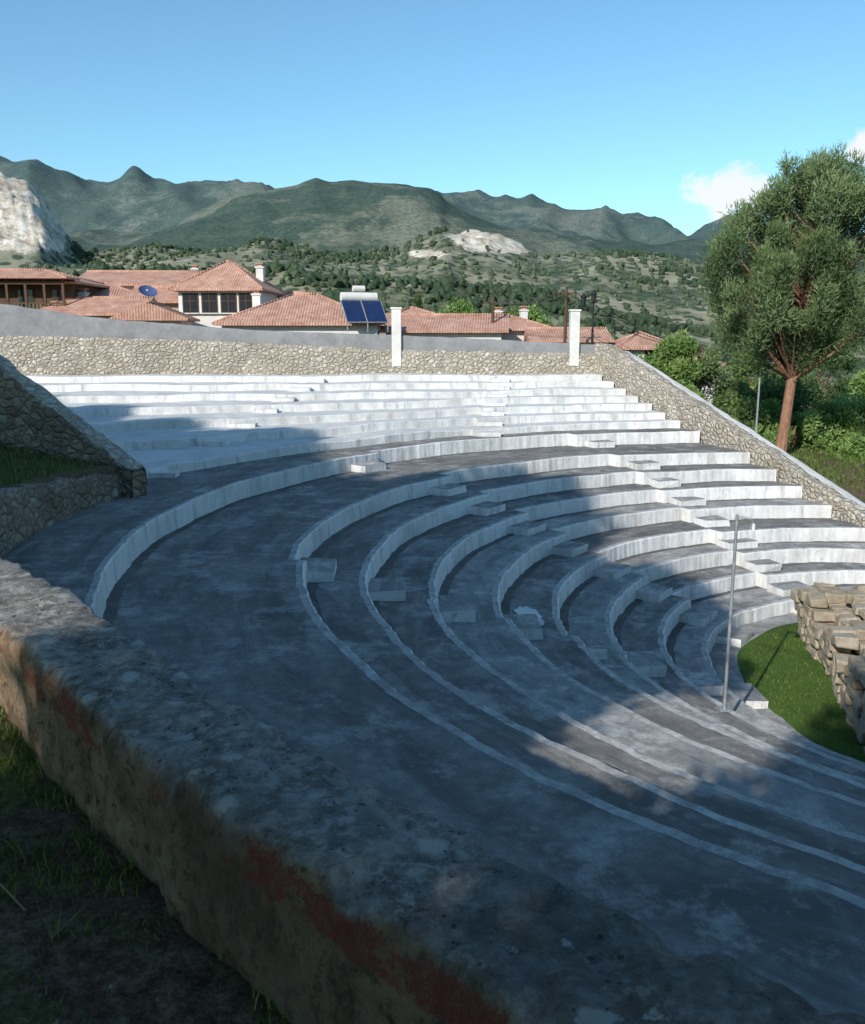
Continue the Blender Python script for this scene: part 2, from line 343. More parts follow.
# ------------------------------------------------------------------ walls
def wall(name,path,thick,ztop,zbot,mats,step=.25,side=1,rough=.04,nz=6,seg=None,topmat=1,facemat=0,parent=None,freq=1.3,chip=0,rnd=.08):
    P=[np.array(p,float) for p in path]; d=[0]
    for a,b in zip(P,P[1:]): d.append(d[-1]+np.linalg.norm(b-a))
    n=max(2,int(d[-1]/step)); s=np.linspace(0,d[-1],n)
    X=np.interp(s,d,[p[0] for p in P]); Y=np.interp(s,d,[p[1] for p in P])
    tx=np.gradient(X); ty=np.gradient(Y); l=np.hypot(tx,ty); nx,ny=-ty/l*side,tx/l*side
    zt=np.interp(s,d,ztop); zb=np.interp(s,d,zbot)
    rows=[];mi=[]
    prof=[(0,0)]+[(0,f) for f in np.linspace(1/nz,.93,nz)]+[(.02/thick,.985),(rnd/thick,1)]+[(f,1) for f in (.3,.4,.5,.6,.7)]+[(1-rnd/thick,1),(1-.02/thick,.985)]+[(1,f) for f in np.linspace(.93,1/nz,nz)]+[(1,0)]
    for j,(a,f) in enumerate(prof):
        r=np.zeros((n,3))
        z=zb+(zt-zb)*f
        for i in range(n):
            q=(X[i]+nx[i]*a*thick,Y[i]+ny[i]*a*thick,z[i])
            v=mn.noise_vector((q[0]*freq,q[1]*freq,q[2]*freq))*rough+mn.noise_vector((q[0]*freq*4,q[1]*freq*4,q[2]*freq*4))*rough*.5
            if chip:
                v=v+mn.noise_vector((q[0]*30,q[1]*30,q[2]*30))*rough*.22
                if f>.9:
                    e=min(a,1-a); c=mn.noise((q[0]*7,q[1]*7,3))+.5*mn.noise((q[0]*19,q[1]*19,5))
                    if e<.12: v=v-Vector((0,0,max(0,c-.12)*chip))
            r[i]=(q[0]+v[0],q[1]+v[1],q[2]+v[2]*(1 if f>.9 else .3))
        rows.append(r)
        if j: mi.append(topmat if (prof[j-1][1]>=.98 and f>=.98) else facemat)
    m=MB(); m.grid(rows,mi,flip=(side<0))
    b=len(rows); 
    for e in (0,n-1):
        m.f.append(tuple(k*n+e for k in range(b)) if e else tuple(k*n+e for k in range(b))[::-1]); m.m.append(facemat)
    return m.make(name,mats,smooth=True,parent=parent)
th=np.radians(np.array([169.2,176,184,192,200,208,216,222,226,230,233,236,242,252,265,285,304]))
Rin=np.array([21.8,21.8,21.8,21.8,21.8,21.8,21.75,21.65,21.65,21.92,22.1,22.2,22.25,22.3,22.3,22.3,22.3])
zt=[-3.45,-3.3,-3.05,-2.8,-2.3,-1.6,-1.15,-1.1,-1.1,-1.1,-1.1,-1.1,-1.1,-1.1,-1.1,-1.1,-1.1]
pin=[C+r*np.array([math.cos(t),math.sin(t)]) for r,t in zip(Rin,th)]
def sub(a,b): return pin[a:b],zt[a:b]
p,z=sub(0,7); wall('stone_retaining_wall',p,.4,z,[-4.4]*len(p),[m_rub2,m_rub2],step=.2,side=-1,nz=8,rough=.08)
thn=np.linspace(th[6],th[12],60); Rn=np.interp(thn,th,Rin); k5=np.ones(5)/5
Rn=np.concatenate([Rn[:2],np.convolve(Rn,k5,'valid'),Rn[-2:]])
pn=[C+r*np.array([math.cos(t),math.sin(t)]) for r,t in zip(Rn,thn)]
wall('old_parapet_wall',pn,.37,list(np.interp(thn,th,zt)),[-2.0]*60,[m_near],step=.012,side=-1,rough=.028,nz=26,topmat=0,freq=3.6,chip=.07,rnd=.035)
p,z=sub(12,17); wall('old_parapet_wall',p,.37,z,[-2.0]*len(p),[m_near],step=.15,side=-1,nz=6,topmat=0,rough=.03)
wall('inner_retaining_wall',[q*1+(C-q)*(-.002) for q in pn]+pin[13:],.3,[-1.75]*(60+4),[-4.4]*(64),[m_rub2,m_grey],step=.3,side=-1,nz=6,rough=.03)
wall('stone_side_wall',[(-7.5,23.35),(-12,25.05),(-20,28)],.6,[-3.4,-.35,1.5],[-4.3,-4.0,-4.0],[m_rub2,m_rub],step=.14,side=1,nz=14,rough=.07,freq=2.2)
nb=MB()
nx_=-10.95; ny_=24.58
nb.box((nx_,ny_-.02,-2.15),(.42,.12,.6),0,rot=-.36)
nb.tube([(nx_-.0,ny_-.08,-1.85),(nx_,ny_+.03,-1.85)],[.21,.21],0,n=14)
for k in range(7):
    a=math.pi*k/6; nb.box((nx_+.3*math.cos(a),ny_-.02,-1.85+.3*math.sin(a)),(.14,.26,.14),1,jit=.02)
for s in (-1,1):
    for k in range(3): nb.box((nx_+s*.31,ny_-.02+s*.05,-2.02-.18*k),(.15,.26,.15),1,jit=.02)
nb.make('wall_niche',[m_dark,m_rub2])
fx=[-27,-22,-17,-9,-2,3,8.9]
fp=[(x,wall_far(x)) for x in fx]
wall('stone_back_wall',fp,.6,[0.1,0,-.1,-.4,-.75,-.85,-.95],[-2.4]*7,[m_rub,m_rub],step=.2,side=1,nz=8,rough=.09)
fp2=[(x,y+.12) for x,y in fp]
wall('plastered_parapet',fp2,.35,[2.2,1.6,.85,.25,.02,-.2,-.5],[-.6,-.6,-.6,-.8,-1.0,-1.1,-1.2],[m_grey,m_grey],step=.3,side=1,nz=4,rough=.04)
for x,zt_ in ((-1.9,1.35),(7.55,1.25)):
    b=MB(); y=wall_far(x)+.25
    b.box((x,y,(zt_-1.6)/2),(.5,.6,zt_+1.6),0,jit=.01); b.box((x,y,zt_+.05),(.6,.7,.1),0)
    b.make('white_pillar',[m_white],bevel=.02)
ys=[48.7,47.5,38,30,24.5]; ap=[tuple(analemma(y)+np.array([.02,0])) for y in ys]
wall('sloping_end_wall',ap,.55,[-.45,-.5,-3.5,-6.05,-7.7],[-2.6,-2.6,-5.0,-7.2,-8.6],[m_rub,m_rub],step=.18,side=1,nz=8,rough=.09)
ap2=[(x+.85,y) for x,y in ap]
wall('concrete_kerb',ap2,.45,[-.75,-.8,-3.8,-6.35,-8.0],[-2.6,-2.6,-5.0,-7.2,-8.6],[m_tread_up,m_tread_up],step=.4,side=1,nz=3,rough=.04)
# ------------------------------------------------------------------ terrain
poly=[(21,22.,-8.3),(16.6,24.,-8.1),(15.6,29,-6.9),(12.7,38,-4.5),(9.9,47.5,-1.7),(9.2,49.3,-1.5),(-2,48.9,-1.5),(-14,48.1,-.8),(-27.3,46.6,.2),(-20.5,28.6,-2.4),(-12,25.45,-3.3),(-7.9,23.7,-3.35)]
pv=[]
for x,y,z in poly[1:]: pv.append((x,y,z))
for t,R,z in zip(th[1:],Rin[1:],[-3.2,-3.05,-2.95,-2.6,-2.0,-1.6,-1.5,-1.5,-1.5,-1.5,-1.5,-1.5,-1.5,-1.5,-1.6,-2.5]):
    pv.append((C[0]+(R+.2)*math.cos(t),C[1]+(R+.2)*math.sin(t),z))
pv.append((C[0]+12*math.cos(math.radians(325)),C[1]+12*math.sin(math.radians(325)),-7.9))
pv.append((C[0]+8*math.cos(math.radians(360)),C[1]+8*math.sin(math.radians(360)),-8.15))
ang=[]
for x,y,z in pv:
    a=math.degrees(math.atan2(y-C[1],x-C[0]))
    if ang and a<ang[-1]-1e-6: a+=360
    ang.append(a)
a0=ang[0]; ang.append(a0+360); pv.append(pv[0])
def boundary(t):
    t=(t-a0)%360+a0
    for i in range(len(ang)-1):
        if ang[i]<=t<=ang[i+1]+1e-9:
            p=np.array(pv[i][:2])-C; q=np.array(pv[i+1][:2])-C
            d=np.array([math.cos(math.radians(t)),math.sin(math.radians(t))]); e=q-p
            den=d[0]*e[1]-d[1]*e[0]
            if abs(den)<1e-9: R=np.linalg.norm(p); 
            else: R=(p[0]*e[1]-p[1]*e[0])/den
            u=np.linalg.norm(d*R-p)/(np.linalg.norm(e)+1e-9)
            return R,pv[i][2]+(pv[i+1][2]-pv[i][2])*min(max(u,0),1)
    return 20,-3
SK=np.array([(-900,150),(-456,184),(-425,187),(-393,177),(-340,168),(-277,174),(-213,163),(-155,152),(-87,148),(-34,146),(19,144.5),(103,148),(177,138),(262,135),(320,130),(457,118),(900,100)],float)
MD=np.array([(-900,90),(-456,94),(-350,112),(-277,128),(-203,145),(-150,154),(-118,160),(-92,163),(-60,160),(-13,151),(51,136),(135,120),(283,104),(457,94),(900,80)],float)
NR=np.array([(-900,150),(-520,158),(-456,154),(-425,149),(-403,118),(-372,88),(-298,109),(-213,94),(-139,101),(-34,94),(30,118),(60,119),(114,100),(177,106),(283,96),(457,88),(900,70)],float)
FT=np.array([(-900,60),(-456,70),(-300,72),(-213,66),(-139,77),(-60,62),(0,57),(93,74),(198,60),(283,45),(457,20),(900,0)],float)
def hills(x,y):
    r=np.hypot(x,y); az=1000*x/np.maximum(y,.3*r)
    z=np.zeros_like(r)
    h1=np.interp(az,SK[:,0],SK[:,1])*1.5; h2=np.interp(az,MD[:,0],MD[:,1]); h3=np.interp(az,NR[:,0],NR[:,1])*.6; h4=np.interp(az,FT[:,0],FT[:,1])*.33
    kn=[(0,0*h1),(110,0*h1),(200,-14+0*h1),(330,h4),(410,h4*.8),(600,h3),(700,h3*.8),(1000,h2),(1130,h2*.72),(1500,h1),(2100,h1*.8),(4200,h1*.5)]
    rr=np.hypot(x,y)/np.sqrt(1+np.clip(az/1000,-1,1)**2)
    for (ra,ha),(rb,hb) in zip(kn,kn[1:]):
        t=np.clip((rr-ra)/(rb-ra),0,1); s=t*t*(3-2*t); s=.5*s+.5*t
        m=(rr>=ra)&(rr<rb+(1e9 if rb==4200 else 0)); z=np.where(m,ha+(hb-ha)*s,z)
    front=sm(-.1,.5,y/np.maximum(r,1)); z=z*front
    return z
def fn(x,y):
    r=math.hypot(x,y)
    if r<90: return .12*mn.fractal((x*.15,y*.15,0),1,2,3)
    a=min(1,(r-90)/300)
    n=mn.fractal((x*.0045,y*.0045,1),.9,2.1,6)
    wx=40*mn.noise((x*.006,y*.006,21)); wy=40*mn.noise((x*.006,y*.006,31))
    rd=.5-2*abs(mn.noise(((x+wx)*.0085,(y+wy)*.003,7))); rd2=.5-2*abs(mn.noise(((x+wx)*.019,(y+wy)*.008,17)))
    return a*(n*.018*r*.55+ rd*.013*r +rd2*.0045*r - .003*r)
def glob(x,y):
    z=-1.3-0*x
    z=z-4.2*sm(6,17,x)*sm(0,20,y)-.07*np.clip(x-17,0,80)*sm(0,20,y)
    return z
nt1=np.concatenate([np.arange(50,138,.14),np.arange(138,150,.5),np.arange(150,175,.25),np.arange(175,250,.6),np.arange(250,410,2.)])
fr=[.2,.6,.93]
rad_out=[0.]+list(np.geomspace(.25,300,110))+list(np.geomspace(306,1700,120))+list(np.geomspace(1760,4200,16))
cols=[]
for t in nt1:
    R,zb=boundary(t); d=np.array([math.cos(math.radians(t)),math.sin(math.radians(t))])
    col=[]
    for f in fr: col.append((*(C+d*R*f),-8.6))
    col.append((*(C+d*(R-.12)),-8.6))
    ra=np.array(rad_out); P=C+np.outer(R+.0+ra,d); x,y=P[:,0],P[:,1]
    gl=glob(x,y); w=sm(0,14,ra)
    z=zb*(1-w)+gl*w
    z=z+hills(x,y)
    fz=np.array([fn(a,b) for a,b in zip(x,y)])*np.clip(ra/1.5,0,1)
    z=z+fz
    col+= [(a,b,c) for a,b,c in zip(x,y,z)]
    cols.append(col)
A=np.array(cols)
ntc,nrc=A.shape[:2]
vx=A.reshape(-1,3)
ys_=np.maximum(vx[:,1],1); az=1000*vx[:,0]/ys_; fwd=vx[:,1]
el=1000*vx[:,2]/ys_
def quarry(az,el,fwd):
    k=np.exp(-(((az-60)/45)**2)-(((el-104)/13)**2))+.8*np.exp(-(((az-105)/28)**2)-(((el-92)/7)**2))+.55*np.exp(-(((az+5)/30)**2)-(((el-84)/6)**2)); return k*((fwd>430)&(fwd<650))
q=quarry(az,el,fwd)
cr=sm(-380,-405,az)*(sm(75,100,el))*((fwd>450)&(fwd<720))
rock=np.clip(np.clip(q*1.3,0,1)+cr,0,1)
rn=np.array([mn.ridged_multi_fractal((p[0]*.03,p[1]*.03,p[2]*.07),.8,2.1,6,1,2) if r_>.2 else 0 for p,r_ in zip(vx,rock)])
vx[:,2]+=rock*(rn*4.5-4)*np.where(az<-300,1.5,.8)
idx=np.arange(ntc*nrc).reshape(ntc,nrc)
i2=np.roll(idx,-1,axis=0)
F=np.stack([idx[:,:-1],idx[:,1:],i2[:,1:],i2[:,:-1]],-1).reshape(-1,4)
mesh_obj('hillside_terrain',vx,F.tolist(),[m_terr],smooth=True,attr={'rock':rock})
def ground_z(x,y):
    d=np.array([x,y])-C; r=np.hypot(*d); t=math.degrees(math.atan2(d[1],d[0])); R,zb=boundary(t); ra=max(r-R,0)
    gl=float(glob(np.array([x]),np.array([y]))[0]); w=float(sm(0,14,np.array([ra]))[0]); 
    return zb*(1-w)+gl*w+float(hills(np.array([x]),np.array([y]))[0])+fn(x,y)*min(1,ra/1.5)
m=MB(); n=140
def turfring(R0,z): return [(C[0]+(R0+.2*mn.noise((math.cos(a)*3,math.sin(a)*3,2)))*math.cos(a),C[1]+(R0+.2*mn.noise((math.cos(a)*3,math.sin(a)*3,2)))*math.sin(a),z) for a in np.linspace(0,2*math.pi,n,endpoint=False)]
m.grid([turfring(6.1,-8.11),turfring(5.95,-8.05),turfring(3,-8.03),turfring(.05,-8.03)],0,close=True)
m.make('orchestra_turf',[m_turf],smooth=True)
m=MB(); rp=np.array([(8.2,12.6),(8.35,15.6),(8.9,18.3),(9.6,21.0),(10.0,23.6)]); rd_=[0]
for a,b in zip(rp,rp[1:]): rd_.append(rd_[-1]+np.linalg.norm(b-a))
def rpos(s,off):
    p=np.array([np.interp(s,rd_,rp[:,0]),np.interp(s,rd_,rp[:,1])]); q=np.array([np.interp(s+.1,rd_,rp[:,0]),np.interp(s+.1,rd_,rp[:,1])])
    t=q-p; 
    if np.linalg.norm(t)<1e-6: t=np.array([.15,1])
    t=t/np.linalg.norm(t); nrm=np.array([t[1],-t[0]]); return p+nrm*off,math.atan2(t[1],t[0])
for c in range(6):
    z0=-8.15+.26*c
    for off in (.25,.78,1.3,1.8):
        s=random.uniform(0,.3)
        while s<rd_[-1]:
            wl_=random.uniform(.25,.65); top=-6.85+.25*mn.noise((s*.8,off,1))
            if z0<top and not(c>=4 and random.random()<.35):
                p,a=rpos(s+wl_/2,off+random.uniform(-.06,.06)-.03*c)
                m.box((p[0],p[1],z0+.13),(wl_*.95,random.uniform(.42,.56),.255),0,rot=a+random.uniform(-.1,.1),jit=.05)
            s+=wl_
m.make('ancient_ruin_wall',[m_ruin],bevel=.04)
m=MB(); n=60
def pr(k):
    o=[]
    for a in np.linspace(0,2*math.pi,n,endpoint=False):
        w=1+.45*mn.noise((math.cos(a)*1.3,math.sin(a)*1.3,1))+.25*mn.noise((math.cos(a)*4,math.sin(a)*4,4))
        x=2.2+k*.36*w*math.cos(a)+.0*k*math.sin(a); y=19.9+k*.85*w*math.sin(a)
        o.append((x,y,-6.4+.04*mn.noise((x*.5,y*.5,5))+.024))
    return o
m.grid([pr(1),pr(.75),pr(.4),pr(.01)],0,close=True)
mw,ntw,bw=M('rain_water',.03); S(ntw,bw.inputs['Base Color'],ramp(ntw,noise(ntw,coord(ntw),3),[(.3,(.06,.065,.07)),(.7,(.14,.145,.15))])); bw.inputs['Specular IOR Level'].default_value=1.0
m.make('rain_puddle',[mw],smooth=True)
m=MB(); m.tube([(5.8,16.8,-7.3),(5.8,16.8,-3.35)],[.035,.03],n=10); m.tube([(5.8,16.8,-3.38),(6.05,16.75,-3.42),(6.1,16.74,-3.52)],[.025,.025,.02],n=8)
m.box((5.8,16.8,-7.28),(.22,.22,.04)); m.tube([(6.1,16.74,-3.5),(6.1,16.74,-3.62)],[.05,.08],n=10)
m.make('metal_lamp_post',[m_metal],smooth=False)
# ------------------------------------------------------------------ houses
def house(name,cx,cy,w,d,zb,ze,zr,rot=0,hip=True,wallm=None,wins=(),chim=(),axis='x',gallery=False):
    e=empty(name,(cx,cy,0)); e.rotation_euler[2]=rot
    wm=wallm or m_white
    b=MB(); b.box((0,0,(zb+ze)/2),(w,d,ze-zb),0); b.make('walls',[wm],parent=e)
    o=.45; W=w/2+o; D=d/2+o; r=MB(); t=.14
    ins=min(W,D)*.95 if hip else 0
    if axis=='x': R1=(-W+ins,0,zr);R2=(W-ins,0,zr)
    else: R1=(0,-D+ins,zr);R2=(0,D-ins,zr)
    c=[(-W,-D,ze),(W,-D,ze),(W,D,ze),(-W,D,ze)]
    r.v=c+[R1,R2]+[(x,y,z-t) for x,y,z in c]
    if axis=='x': r.f=[(0,1,5,4),(1,2,5),(2,3,4,5),(3,0,4)]
    else: r.f=[(1,2,5,4),(2,3,5),(3,0,4,5),(0,1,4)]
    r.f+=[(0,6,7,1),(1,7,8,2),(2,8,9,3),(3,9,6,0),(6,9,8,7)]
    r.m=[0]*len(r.f); r.make('tiled_roof',[m_tile],parent=e)
    rc=MB(); 
    rc.tube([(R1[0],R1[1],R1[2]+.02),(R2[0],R2[1],R2[2]+.02)],[.1,.1],n=8)
    if hip:
        ends=[(c[0],R1),(c[3],R1),(c[1],R2),(c[2],R2)] if axis=='x' else [(c[0],R1),(c[1],R1),(c[2],R2),(c[3],R2)]
        for p,q in ends: rc.tube([p,(q[0],q[1],q[2]+.02)],[.08,.08],n=7)
    rc.make('ridge_tiles',[m_tile],parent=e,smooth=True)
    for (wx,wz,ww,wh) in wins:
        f=MB(); y=-d/2
        f.box((wx,y-.0,wz),(ww+.16,.10,wh+.16),0); f.box((wx,y-.03,wz),(ww,.10,wh),1)
        f.box((wx,y-.06,wz),(.05,.10,wh),0); f.box((wx,y-.065,wz+wh*.12),(ww,.09,.05),0); f.box((wx,y-.1,wz-wh/2-.1),(ww+.3,.22,.06),2)
        f.make('window',[m_wood,m_glass,m_white],parent=e)
    for (x,y,z,h) in chim:
        f=MB(); f.box((x,y,z+h/2),(.5,.5,h),0); f.box((x,y,z+h+.04),(.62,.62,.1),0); f.box((x,y,z+h+.18),(.35,.35,.18),1); f.box((x,y,z+h+.3),(.55,.55,.06),1)
        f.make('chimney',[m_white,m_tile],parent=e)
    if gallery:
        f=MB(); y=-d/2-1.1
        f.box((0,y+.5,ze-2.3),(w,1.2,.15),0)
        for k in range(9):
            x=-w/2+.15+k*(w-.3)/8; f.box((x,y,ze-1.1),(.14,.14,2.3),0)
        f.box((0,y,ze-1.35),(w,.08,.1),0); f.box((0,y,ze-.12),(w,.16,.2),0)
        for k in range(40):
            x=-w/2+.2+k*(w-.4)/39; f.box((x,y,ze-1.8),(.05,.05,.85),1)
        f.box((0,-d/2-.5,ze+.16),(w+.6,2.2,.1),2)
        f.make('timber_gallery',[m_wood,m_wood2,m_tile],parent=e)
    return e
tan=concrete('ochre_plaster',(.42,.33,.24),(.56,.47,.35),stain=.3)
house('timber_house',-27.3,61,9.5,6,-2,3.3,4.2,wallm=m_wood,hip=True,gallery=True,wins=[(-3,2.2,.9,1.2),(-.6,2.2,.9,1.2),(1.8,2.2,.9,1.2),(3.8,2.2,.6,1.2)])
house('tiled_house',-20.5,70,10,7,-2,3.6,4.7,rot=.05,wallm=m_white,hip=False,wins=[(-2,2.6,.9,1)],chim=[(2.5,0.5,4.0,.9)])
house('tiled_house',-20.6,58,5.6,4.5,-2,1.3,2.3,rot=-.12,wallm=tan,hip=False,chim=[(-1.8,.8,1.6,1.0)])
house('tiled_house',-16.9,56.4,3.6,4.0,-2,1.0,1.9,rot=.1,wallm=m_white,axis='y',hip=False)
house('tiled_house',-22.5,64,5.0,5,-2,2.5,3.5,rot=.2,wallm=m_white,wins=[(0,1.8,.8,1)])
house('tiled_house',-17.6,63,4.6,5,-2,2.2,3.2,rot=-.1,wallm=tan,hip=False)
house('tiled_house',-26,76,7,6,-2,4.0,5.1,rot=.2,wallm=m_white)
house('white_house',-13.7,62.5,5.2,5.6,-2,2.95,4.85,wallm=m_white,rot=-.06,wins=[(-1.8,2.05,.9,1.1),(-.55,2.05,.9,1.1),(.7,2.05,.9,1.1),(1.85,2.05,.8,1.1)],chim=[(1.9,1.0,3.6,.9)])
house('tiled_house',-7.9,57.5,9.0,8,-2,.7,2.5,wallm=m_white,rot=.04,hip=True,chim=[(-3.2,1.2,1.5,1.0)])
house('tiled_house',-9.6,66,6,5,-2,1.7,3.0,wallm=tan,rot=-.3)
house('tiled_house',.9,60,7.2,6,-2,.3,1.3,wallm=m_white,rot=-.08,hip=False)
house('tiled_house',-1.5,68,5,5,-2,1.0,2.0,wallm=tan,rot=.2)
house('tiled_house',5.6,65,4.2,4.5,-3,.45,1.3,wallm=m_white,rot=.1,chim=[(-1.1,-.6,.8,.8),(.9,.3,.8,.9)])
house('tiled_house',9.0,62,4.6,4.5,-4,-.3,.45,wallm=m_white,hip=False)
house('tiled_house',13.6,60,3.3,4,-6,-.75,.15,wallm=m_white,wins=[(.3,-1.4,.7,.8)])
house('tiled_house',19.5,74,5,5,-8,-2.2,-1.0,wallm=m_white,rot=.3)
house('tiled_house',23.6,44.5,3.6,4,-12,-5.6,-4.8,wallm=m_white,rot=.2,wins=[(-.9,-6.6,.8,.9),(.6,-6.6,.8,.9)])
e=empty('solar_water_heater',(-4.0,53.6,0))
m=MB()
for dx in (-.62,.62):
    b=len(m.v); 
    for (x,y,z) in [(-.56,-.8,.78),(.56,-.8,.78),(.56,.55,2.0),(-.56,.55,2.0)]: m.v.append((x+dx,y,z))
    for (x,y,z) in [(-.56,-.76,.70),(.56,-.76,.70),(.56,.59,1.92),(-.56,.59,1.92)]: m.v.append((x+dx,y,z))
    for q in ((0,1,2,3),(7,6,5,4),(0,4,5,1),(1,5,6,2),(2,6,7,3),(3,7,4,0)): m.f.append(tuple(b+i for i in q)); m.m.append(0)
m.make('collector_panels',[m_panel],parent=e)
m=MB(); m.tube([(-1.15,.75,2.2),(1.0,.75,2.2)],[.28,.28],n=18); m.tube([(-.4,.85,2.7),(.3,.85,2.7)],[.17,.17],n=14); m.make('water_tank',[m_white],parent=e,smooth=False)
m=MB()
for x in (-1.2,0,1.2):
    m.tube([(x,.8,.3),(x,.7,2.0)],[.03,.03],n=6); m.tube([(x,-.82,.72),(x,.58,1.98)],[.035,.035],n=6); m.tube([(x,-.82,.2),(x,-.82,.75)],[.03,.03],n=6)
for y,z in ((-.82,.74),(.58,1.99)): m.tube([(-1.22,y,z),(1.22,y,z)],[.035,.035],n=6)
m.make('frame',[m_metal],parent=e)
e.rotation_euler[2]=.35
e=empty('satellite_dish',(-17.0,55.2,0)); m=MB()
rows=[[(r*.55*math.cos(a),-.2*(r*r)+.0,r*.55*math.sin(a)) for a in np.linspace(0,2*math.pi,24,endpoint=False)] for r in (.02,.3,.6,.85,1)]
m.grid(rows,0,close=True); o=m.make('dish',[m_dish],parent=e,smooth=True); o.location=(0,0,2.45); o.rotation_euler=(-.9,0,.6)
m=MB(); m.tube([(0,.12,-1.5),(0,.12,2.4)],[.05,.05],n=8); m.tube([(0,.1,2.1),(.2,-.65,2.6)],[.02,.02],n=6); m.box((.2,-.67,2.62),(.1,.12,.1)); m.make('mast',[m_metal],parent=e)
e=empty('street_lamp',(8.75,50.2,0)); m=MB()
m.tube([(0,0,-1.6),(0,0,-.9),(0,0,1.7)],[.1,.07,.05],n=10); m.tube([(-.55,0,1.55),(0,0,1.45),(.0,0,1.5)],[.03,.03,.03],n=6)
m.make('post',[m_black],parent=e); m=MB()
for x in (0,-.55):
    z0=1.7 if x==0 else 1.55
    m.tube([(x,0,z0),(x,0,z0+.08),(x,0,z0+.45),(x,0,z0+.5),(x,0,z0+.7)],[.06,.1,.15,.2,.03],n=6)
m.make('lanterns',[m_black],parent=e)
def pole(x,y,h,zb):
    e=empty('utility_pole',(x,y,0)); m=MB(); m.tube([(0,0,zb),(0,0,zb+h)],[.12,.08],n=8); m.box((0,0,zb+h-.4),(1.2,.08,.1)); 
    for dx in (-.5,0,.5): m.tube([(dx,0,zb+h-.35),(dx,0,zb+h-.18)],[.04,.03],n=6)
    m.make('pole',[m_wood],parent=e); return zb+h-.3
zA=pole(8.1,56,6.9,-4); zB=pole(14.8,52,4.6,-5.0); zC=pole(24,60,7,-8); zD=pole(3.8,58,5.4,-3.0)
cb=MB()
def wire(p,q,s=.5):
    pts=[]
    for k in range(13):
        t=k/12; pts.append((p[0]+(q[0]-p[0])*t,p[1]+(q[1]-p[1])*t,p[2]+(q[2]-p[2])*t-s*4*t*(1-t)))
    cb.tube(pts,[.02]*13,n=5)
for dx in (-.5,0,.5):
    wire((8.1+dx,56,zA),(14.8+dx,52,zB)); wire((14.8+dx,52,zB),(24+dx,60,zC),.7); wire((8.1+dx,56,zA),(3.8+dx,58,zD),.4)
cb.make('overhead_wires',[m_black])
e=empty('street_lamp',(15.3,42.5,0)); m=MB(); m.tube([(0,0,-6),(0,0,-1.3)],[.06,.04],n=8); m.tube([(0,0,-1.35),(.1,-.4,-1.2),(.15,-.7,-1.2)],[.03,.03,.03],n=6); m.box((.17,-.8,-1.22),(.16,.4,.08)); m.make('post',[m_metal],parent=e)
# ------------------------------------------------------------------ vegetation
def leaves(cl,size,up=.3,seed=1,elong=2.5,soft=0):
    r=np.random.default_rng(seed); Vs=[];Sh=[]
    for c,rad,n,s in cl:
        d=r.normal(size=(n,3)); d/=np.linalg.norm(d,axis=1)[:,None]; q=r.random(n)**.5*(1+soft*np.abs(r.normal(size=n)))
        p=np.array(c)+d*q[:,None]*np.array(rad)
        o=d*.6+np.array([0,0,up])+r.normal(size=(n,3))*.6; o/=np.linalg.norm(o,axis=1)[:,None]
        sd=np.cross(o,r.normal(size=(n,3))); sd/=np.linalg.norm(sd,axis=1)[:,None]+1e-6
        L=size*(.6+.8*r.random(n))[:,None]; W=L/elong
        t=np.stack([p-sd*W*.5,p+sd*W*.5,p+o*L],1).reshape(-1,3); Vs.append(t)
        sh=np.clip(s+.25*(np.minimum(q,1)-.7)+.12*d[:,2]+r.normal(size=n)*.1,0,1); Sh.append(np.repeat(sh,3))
    V=np.concatenate(Vs); return V,np.concatenate(Sh)
def tree(name,base,trunk,limbs,cl,leafmat,size,up=.3,seed=1,elong=2.5,bark=None,soft=0):
    m=MB()
    m.tube(trunk[0],trunk[1],0,n=10)
    for p,rad in limbs: m.tube(p,rad,0,n=6,cap=False)
    V,Sh=leaves(cl,size,up,seed,elong,soft); b=len(m.v); nv=len(V)
    verts=m.v+[tuple(v) for v in V]; faces=m.f+[(b+3*i,b+3*i+1,b+3*i+2) for i in range(nv//3)]
    o=mesh_obj(name,verts,faces,[bark or m_bark,leafmat],m.m+[1]*(nv//3),attr={'shade':np.concatenate([np.full(b,.5),Sh])})
    o.location=base; return o
